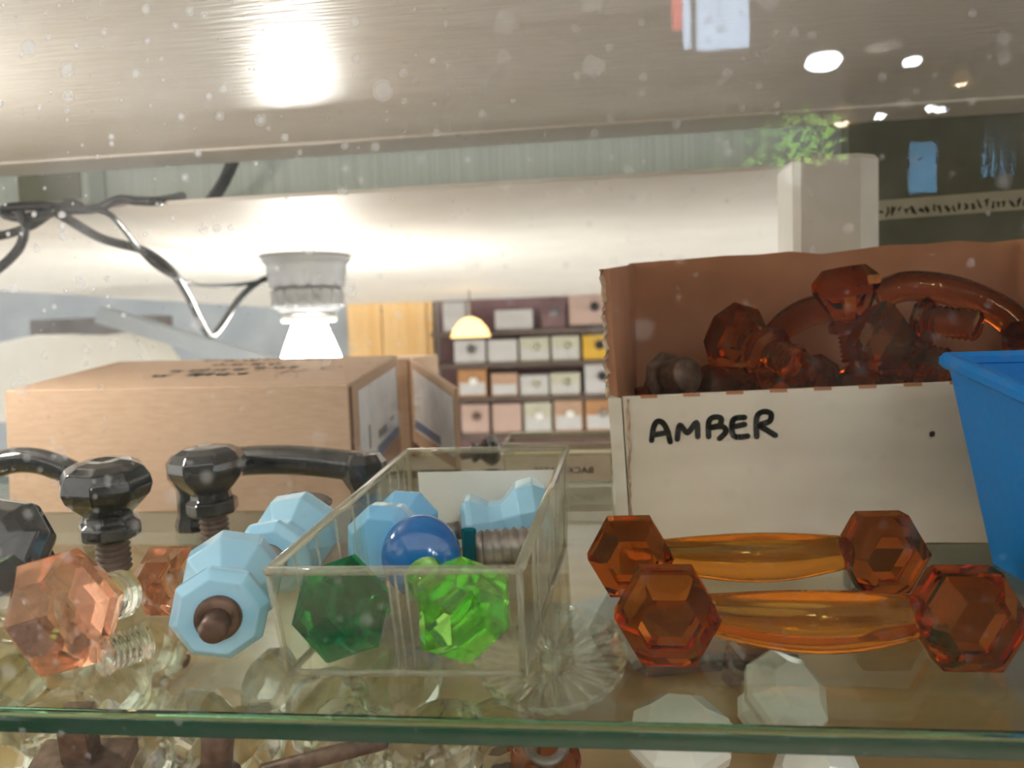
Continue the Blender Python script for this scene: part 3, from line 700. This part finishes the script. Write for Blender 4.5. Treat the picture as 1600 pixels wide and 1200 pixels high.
sweep(bm, pth, [(.06, rr.uniform(.05, .1)) for _ in pth], 6); obj('torn_edge', bm, 'kraft_edge', ab)
obj('side_panel', panel(BM(), [(17.2, 0, 0), (18.2, 8, 0), (18.5, 8, 11.7), (17.0, .2, 6.1)], (-1, 0, 0), T_), 'kraft_red', ab)
obj('bottom', box(BM(), .2, 17.2, .35, 7.9, 0, .3), 'kraft_red', ab)
obj('inner_shelf', box(BM(), .35, 17.2, .36, 7.85, 4.3, 4.55), 'kraft_red', ab)
STR = [  # A M B E R, pen strokes as read off the panel
 [(1018, 688), (1021, 668), (1027, 658), (1036, 661), (1043, 674), (1047, 690)], [(1024, 679), (1044, 675)],
 [(1058, 686), (1062, 664), (1074, 676), (1088, 660), (1090, 682)],
 [(1107, 682), (1107, 660), (1114, 652), (1126, 653), (1124, 664), (1110, 668), (1128, 666), (1134, 674), (1124, 685)],
 [(1163, 652), (1147, 654), (1143, 668), (1148, 682), (1168, 681)], [(1144, 667), (1163, 663)],
 [(1182, 682), (1182, 652), (1192, 643), (1204, 646), (1202, 658), (1186, 664), (1198, 672), (1211, 680)]]
bm = BM()
for s_ in STR: ribbon(bm, smooth_path([fp(*p) for p in s_], 4), .22, (0, -1, 0), .05)
obj('lettering', bm, 'ink', front)
bm = BM(); p = fp(1455, 678); ribbon(bm, [p, p+Vector((.02, 0, .02))], .2, (0, -1, 0), .05); obj('brown_spot', bm, 'brown_thread', front)

# ---- amber pieces inside
G = 'amber glass pieces in the lettered box'
def amber_knob(label, n=8, R=1.35, mat='amber_dark'):
    k = thing('amber_glass_knob', label, 'knob', group=G)
    obj('head', lathe(BM(), [(0, .95), (R*.62, .92), (R*.98, .42), (R, .05), (R*.6, -.95), (R*.5, -1.25), (R*.66, -1.4), (R*.66, -1.75), (R*.5, -1.85), (0, -1.85)], n, .2), mat, k)
    obj('shank', lathe(BM(), [(r, -z) for r, z in thread(1.88, 2.9, R*.42, .2, .07)], 20), mat, k, True)
    return k
put(amber_knob('amber octagonal knob turned base-forward at the left of the pile', R=1.5), aty(1152, 528, 33.2), (-.55, .75, .35), 15)
put(amber_knob('amber knob standing upright highest in the pile', R=1.36, mat='amber_glass'), aty(1322, 452, 33.8), (-.12, .0, 1), 10)
put(amber_knob('dark amber hexagonal knob with its screw pointing to the lower right', n=6, R=1.55), aty(1372, 530, 32.6), (-.75, .45, .42), 10)
def screw(name, label, mat, p, ax, L_=2.2, r=.62):
    k = thing(name, label, 'screw', group=G)
    obj('threaded_shaft', lathe(BM(), thread(0, L_, r, .24, .08), 24), mat, k, True); obj('head', lathe(BM(), [(0, -.45), (r*1.35, -.42), (r*1.5, -.2), (r*1.3, 0), (0, 0)], 8), mat, k)
    return put(k, p, ax)
screw('amber_screw', 'ribbed amber screw lying across the front of the pile', 'amber_dark', aty(1402, 562, 33.2), (.75, -.62, -.12), 1.9, .72)
screw('amber_screw', 'ribbed amber screw resting under the long handle', 'amber_dark', aty(1452, 500, 34.2), (.68, -.70, -.15), 1.9, .66)
screw('dark_screw', 'dark grey screw end in the left corner of the lettered box', 'iron', aty(1048, 590, 33.0), (.55, -.82, .15), 1.2, .78)
def amber_arc(label, pts, r, y0):
    t = thing('amber_arched_handle', label, 'handle', aty(*pts[0][:2], pts[0][2]), G); o0 = aty(*pts[0][:2], pts[0][2])
    P = smooth_path([aty(*p)-o0 for p in pts], 6)
    obj('bar', sweep(BM(), P, r, 8, flat=(1.1, .9)), 'amber_dark', t, True)
    obj('hex_end', lathe(BM(), [(0, .7), (r*1.1, .68), (r*1.7, .2), (r*1.7, -.4), (r*1.0, -.8), (0, -.82)], 6), 'amber_dark', t, loc=P[-1])
    return t
amber_arc('long amber arched handle curving down to the right over the pile', [(1372, 462, 34.6), (1420, 447, 34.6), (1490, 455, 34.4), (1560, 485, 34.0), (1606, 528, 33.6)], .58, 34)
amber_arc('amber arched handle half buried behind the octagonal knob', [(1300, 480, 36.2), (1262, 488, 36.2), (1225, 510, 36.0), (1200, 540, 35.6)], .6, 36)
rr = random.Random(21)
labs = ['dark amber knob low in the lettered box below the octagonal knob', 'dark amber knob low in the lettered box left of the upright one', 'dark amber knob low in the lettered box under the hexagonal knob',
        'dark amber knob low at the back of the lettered box behind the grey screw', 'dark amber knob low at the back of the lettered box behind the upright one', 'dark amber knob low at the back of the lettered box beneath the long handle',
        'dark amber knob in the lettered box nearest the blue bin', 'dark amber knob in the back left corner of the lettered box']
for i, (x, y) in enumerate(((4.6, 33.4), (7.9, 33.4), (11.0, 33.9), (5.6, 35.2), (9.4, 35.6), (13.2, 35.4), (14.6, 34.9), (3.6, 35.0))):
    k = amber_knob(labs[i], n=8, R=1.15); aim(k, (rr.uniform(-1, 1), rr.uniform(-1, 1), .15), 20)
    k.location = Vector((x, y, 4.6 - low(k)))*S

# ================================================================== BLUE BIN
bb = thing('blue_plastic_bin', 'bright blue plastic bin with a sloping rim at the right edge', 'bin', (13, 27.5, .02))
def V3(*a): return Vector(a)
bo = [V3(.1, 0, 0), V3(.1, -9, 0), V3(10, -9, 0), V3(10, 0, 0)]
tp = [V3(-1.35, .15, 7.1), V3(-1.5, -10, 5.6), V3(11.5, -10, 5.6), V3(11.5, .15, 7.1)]
obj('bottom', panel(BM(), bo[::-1], (0, 0, 1), .2), 'blue_plastic', bb)
cen = sum(bo, Vector())/4
for i, nm in enumerate(('side_wall', 'front_wall', 'side_wall', 'back_wall')):
    j = (i+1) % 4; q = [bo[i], bo[j], tp[j], tp[i]]; n_ = (q[1]-q[0]).cross(q[3]-q[0])
    if n_.dot(cen-q[0]) < 0: n_ = -n_
    obj(nm, panel(BM(), q, n_, .2), 'blue_plastic', bb)
    obj('rim', sweep(BM(), [tp[i]+Vector((0, 0, -.1)), tp[j]+Vector((0, 0, -.1))], .28, 8, phase=.4), 'blue_plastic', bb)
for u in (.3, .36, .42):
    a = bo[3].lerp(bo[0], u); b = tp[3].lerp(tp[0], u); obj('rib', sweep(BM(), [a+V3(0, -.3, .3), b+V3(0, -.3, 0)], .1, 6), 'blue_plastic', bb)

# ================================================================== BELOW THE SHELF
FL = -9.0
def ceramic(label, px, py, ax, spin, scale):
    k = thing('white_ceramic_knob', label, 'knob', group='white ceramic knobs under the shelf')
    obj('head', lathe(BM(), [(0, 1.0), (1.0, .95), (1.75, .3), (1.85, 0), (1.75, -.4), (.9, -1.2), (.8, -1.5), (1.1, -1.8), (1.1, -2.2), (0, -2.25)], 8, .2), 'ceramic', k)
    obj('ferrule', lathe(BM(), [(0, -2.26), (.75, -2.26), (.75, -2.6), (0, -2.6)], 20), 'pewter', k, True)
    return rest(k, px, py, ax, spin, FL, scale)
ceramic('white ceramic hexagonal knob below the nearer amber handle', 1062, 1150, (-.1, -.3, 1), 0, 1.05)
ceramic('white ceramic knob lying between the dark knob and the bare wood below the shelf', 1228, 1085, (.35, -.6, .7), 10, 1.0)
ceramic('white ceramic knob nearest the front below the shelf edge', 1275, 1205, (-.5, -.5, .5), 10, .85)
k = blackknob('dark slate knob under the shelf beside the white ceramic knobs'); rest(k, 1140, 1060, (.3, -.5, .8), 0, FL, .8)
tag(obj('shade_plate', panel(BM(), [atz(*p, FL+.02) for p in ((905, 985), (1010, 1060), (1250, 1040), (1120, 940))], (0, 0, 1), .6), 'slate', bevel=.1), 'dark plate standing in for shade and reflections below the amber handles', 'plate')  # dark slab put in place of shade and reflections in the shelf glass
tag(obj('reflection_plate', panel(BM(), [atz(*p, FL+.64) for p in ((865, 965), (990, 1050), (1070, 1010), (960, 935))], (0, 0, 1), .5), 'slate_light', bevel=.1), 'lighter grey-blue plate standing in for reflections in the shelf', 'plate')  # sheet put in place of the grey-blue reflections in the shelf glass
# pressed glass rosette
rs = thing('glass_rosette', 'clear pressed glass rosette dish under the bin corner', 'rosette')
bm = lathe(BM(), [(0, .12), (1.0, .15), (1.3, .5), (3.6, .75), (3.9, 1.0), (4.0, .9), (3.7, .35), (1.2, .0), (0, 0)], 48)
for v in bm.verts:
    a = math.atan2(v.co.y, v.co.x); r = math.hypot(v.co.x, v.co.y)
    if 1.2 < r < 3.85: v.co.z += .14*(1 if int(round(a/(2*math.pi)*48)) % 2 else -.0)
obj('dish', bm, 'clear_glass', rs); obj('boss', lathe(BM(), [(0, .9), (.4, .8), (.6, .4), (.55, .16), (0, .16)], 16), 'clear_glass', rs, True)
rest(rs, 860, 1040, (.02, -.35, 1), 0, FL, .95)
# clear glass knobs
proto = thing('clear_glass_knob', '', 'knob', group='clear glass knobs under the shelf')
obj('head', lathe(BM(), [(0, 1.5), (1.0, 1.42), (1.55, 1.0), (1.7, .5), (1.3, -.1), (.7, -.7), (.7, -.9), (1.0, -1.1), (1.0, -1.35), (0, -1.4)], 12), 'clear_glass', proto)
obj('shank', lathe(BM(), [(r, -z) for r, z in thread(1.42, 2.0, .45, .2, .06)], 16), 'iron', proto, True)
spots = [(10, 1185, 'clear glass knob below the shelf at the left corner'), (85, 1150, 'clear glass knob below the shelf left of the rusty bolt'), (215, 1190, 'clear glass knob below the shelf right of the rusty bolt'),
         (300, 1150, 'clear glass knob below the shelf under the blue knob'), (385, 1195, 'clear glass knob below the shelf by the two iron pins'), (560, 1190, 'clear glass knob below the shelf right of the iron rod'),
         (520, 1120, 'clear glass knob below the shelf under the front corner of the bin'), (690, 1185, 'clear glass knob below the shelf under the bin'), (780, 1170, 'clear glass knob below the shelf beside the bronze knob'),
         (30, 1080, 'clear glass knob seen through the shelf below the large pink knob'), (190, 1085, 'clear glass knob seen through the shelf below the glass screw'), (440, 1075, 'clear glass knob seen through the shelf left of the bin'),
         (640, 1090, 'clear glass knob seen through the shelf under the dark green knob'), (120, 1000, 'clear glass knob furthest back under the pink knobs'), (240, 1020, 'clear glass knob far back under the front blue knob')]
rr = random.Random(4)
for i, (px, py, lab) in enumerate(spots):
    o = proto if i == 0 else copy_tree(proto)
    o['label'] = lab
    rest(o, px, py, (rr.uniform(-.8, .8), rr.uniform(-.9, .1), rr.uniform(.3, 1)), rr.uniform(0, 30), FL, rr.uniform(.95, 1.2))
k = thing('bronze_knob', 'brownish glass knob under the shelf below the bin', 'knob')
obj('head', lathe(BM(), [(0, 1.3), (.9, 1.2), (1.35, .7), (1.4, .2), (.8, -.6), (.9, -.9), (0, -.95)], 10), 'amber_dark', k); obj('ring', lathe(BM(), [(.5, 1.32), (.75, 1.36), (.9, 1.25), (.5, 1.25)], 20), 'pewter', k, True)
rest(k, 850, 1190, (.1, -.5, .8), 0, FL, 1.0)
# rusty fittings
k = thing('rusty_bolt', 'rusty square bolt with a slab foot below the shelf edge at left', 'bolt')
obj('stub', box(BM(), -.45, .45, -.45, .45, .41, 2.2), 'iron', k, bevel=.06); obj('slab', box(BM(), -1.5, 1.5, -.8, .8, -.2, .4), 'iron', k, bevel=.1)
put(k, atz(130, 1195, FL+3.8), (.12, -.25, 1), 12)
k = thing('iron_rod', 'thin iron rod lying below the shelf edge', 'rod')
obj('shaft', lathe(BM(), [(0, 0), (.24, 0), (.28, .1), (.28, 4.2), (.24, 4.3), (0, 4.3)], 16), 'iron', k, True); obj('bore', lathe(BM(), [(0, 4.31), (.16, 4.31), (.16, 4.33), (0, 4.33)], 12), 'ink', k)
put(k, atz(408, 1208, FL+3.2), (.95, .12, .22))
k = thing('iron_pin', 'short dark iron pin beside the iron rod', 'pin')
obj('shaft', lathe(BM(), [(0, 0), (.5, 0), (.5, 1.6), (.3, 1.9), (0, 1.95)], 14), 'iron', k, True); obj('washer', lathe(BM(), [(0, -.2), (.8, -.2), (.85, -.1), (.8, 0), (0, 0)], 20), 'iron', k, True)
put(k, atz(338, 1212, FL+3.4), (.2, -.2, 1))
sup = [(130, 1195), (408, 1208), (338, 1212)]

# ================================================================== THE SHOP BEHIND THE VIEWER (seen only as reflections in the pane)
PY = 15.3
def refl(px, py, V):
    p = aty(px, py, V); return Vector((p.x, 2*PY-p.y, p.z))
def panel_at(bm, x0, x1, y0, y1, V, t=2):
    a, b = refl(x0, y0, V), refl(x1, y1, V); return box(bm, a.x, b.x, a.y-t, a.y, min(a.z, b.z), max(a.z, b.z))
a, b = refl(1088, -60, 260), refl(1172, 70, 260)
w = thing('shop_window', 'bright daylight window of the shop, mirrored in the pane', 'window', ((a.x+b.x)/2, a.y, (a.z+b.z)/2))
ww, hh = (b.x-a.x)/2, (a.z-b.z)/2
obj('frame', box(BM(), -ww-1.5, ww+1.5, -4, -2.2, -hh-1.5, hh+1.5), 'shop_metal', w); obj('pane', box(BM(), -ww, -ww*.15, -2, -1.5, -hh, hh), 'window_light', w); obj('pane', box(BM(), -ww*.1, ww, -2, -1.5, -hh, hh), 'window_light', w)
tag(obj('red_sign', panel_at(BM(), 1050, 1066, -20, 42, 255), 'sign_red'), 'small lit red sign beside the mirrored shop window', 'sign')
tag(obj('white_sign', panel_at(BM(), 1067, 1080, -20, 72, 256), 'window_light'), 'narrow lit white sign beside the mirrored red sign', 'sign')
def shop_lamp(label, px, py, V, r, mat, shape='disc'):
    t = thing('shop_lamp', label, 'lamp', refl(px, py, V))
    if shape == 'disc':
        obj('diffuser', lathe(BM(), [(0, -.35*r), (.7*r, -.3*r), (r, 0), (.8*r, .3*r), (0, .35*r)], 24), mat, t, True)
        obj('housing', lathe(BM(), [(0, .36*r), (.7*r, .36*r), (.6*r, .8*r), (0, .85*r)], 20), 'shop_metal', t, True)
    else:
        obj('shade', lathe(BM(), [(1.35*r, -.9*r), (.55*r, 1.0*r), (.5*r, 1.0*r), (1.3*r, -.9*r)], 24), 'far_shade', t, True)
        obj('bulb', lathe(BM(), [(0, -1.0*r), (.55*r, -.8*r), (.8*r, -.2*r), (.4*r, .5*r), (0, .6*r)], 20), mat, t, True)
    obj('cord', sweep(BM(), [(0, 0, .8*r), (0, 0, 4*r)], .3, 6), 'shop_metal', t)
shop_lamp('large white ceiling lamp reflected at the upper right', 1287, 97, 230, 5.0, 'shop_lamp_white')
shop_lamp('warm cone-shaded lamp reflected above the white post', 1315, 180, 230, 3.2, 'shop_lamp_warm', 'cone')
shop_lamp('small white lamp reflected right of the cone-shaded lamp', 1375, 182, 240, 1.7, 'shop_lamp_white')
shop_lamp('left of two paired small lamps reflected at the right', 1455, 170, 240, 1.6, 'shop_lamp_white')
shop_lamp('right of two paired small lamps reflected at the right', 1470, 172, 240, 1.6, 'shop_lamp_white')
shop_lamp('warm pointed lamp reflected near the right edge', 1502, 122, 240, 2.4, 'shop_lamp_warm', 'cone')
shop_lamp('flat white lamp reflected between the ceiling lamp and the pointed one', 1425, 97, 240, 2.6, 'shop_lamp_white')

# potted fern and hanging cloths by the shop window, under an added lamp that brightens them
pf_ = refl(1222, 262, 210)
fern = thing('potted_plant', 'leafy green plant mirrored above the white post', 'plant', pf_)
obj('pot', lathe(BM(), [(0, -9), (4, -9), (5.2, 0), (4.8, 0), (4.6, -1), (0, -1)], 20), 'slate', fern, True)
rr = random.Random(8); bm = BM()
for k in range(260):
    a = rr.uniform(0, 2*math.pi); r = rr.uniform(0, 17); z = rr.uniform(0, 13); c0 = Vector((r*math.cos(a)-3, r*.35*math.sin(a), z)); d = Vector((math.cos(a), .4*math.sin(a), rr.uniform(-.3, .9))).normalized()*rr.uniform(2.5, 4.5)
    sd = d.cross(Vector((0, 1, .2))).normalized()*rr.uniform(.6, 1.0)
    vs = [bm.verts.new(q) for q in (c0, c0+d*.45+sd, c0+d, c0+d*.45-sd)]; bm.faces.new(vs)
fo_ = obj('foliage', bm, 'leaf', fern); fo_['kind'] = 'stuff'
for px0, px1, py0, py1, V, lab in ((1420, 1462, 222, 300, 215, 'blue cloth mirrored right of the white post'), (1535, 1585, 190, 275, 215, 'blue cloth mirrored at the right edge of the pane')):
    a, b = refl(px0, py0, V), refl(px1, py1, V); bm = BM(); n = 16; front, backv = [], []
    for k in range(n+1):
        x = a.x+(b.x-a.x)*k/n; y = a.y+.8*math.sin(k*1.3)
        front.append((bm.verts.new((x, y, a.z)), bm.verts.new((x+.3*math.sin(k), y, b.z)))); backv.append((bm.verts.new((x, y-.3, a.z)), bm.verts.new((x+.3*math.sin(k), y-.3, b.z))))
    for k in range(n):
        bm.faces.new((front[k][0], front[k+1][0], front[k+1][1], front[k][1])); bm.faces.new((backv[k][0], backv[k][1], backv[k+1][1], backv[k+1][0]))
        bm.faces.new((front[k][0], backv[k][0], backv[k+1][0], front[k+1][0]))
    bmesh.ops.recalc_face_normals(bm, faces=bm.faces)
    tag(obj('hanging_cloth', bm, 'denim', None, True), lab, 'cloth', 'hanging cloths in the shop')
wl = thing('plant_fill_lamp', 'added lamp brightening the plant and cloths, behind the viewer', 'lamp', refl(1380, 60, 190))
obj('shade', lathe(BM(), [(4, -2), (2, 2), (1.9, 2), (3.9, -2)], 24), 'shop_metal', wl, True); obj('stem', sweep(BM(), [(0, 0, 2), (0, 0, 10)], .4, 8), 'shop_metal', wl, True)
sp = bpy.data.lights.new('plant_fill_light', 'SPOT'); sp.energy = 420; sp.spot_size = math.radians(120); sp.spot_blend = .5; sp.shadow_soft_size = .03; sp.color = (1, .93, .82)  # unseen spot, added only to brighten the mirrored plant and cloths
so = bpy.data.objects.new('plant_fill_light', sp); COL.objects.link(so); so.parent = wl; so.location = (0, 0, 0)
so.rotation_euler = Vector((0, -.35, -1)).to_track_quat('-Z', 'Y').to_euler()
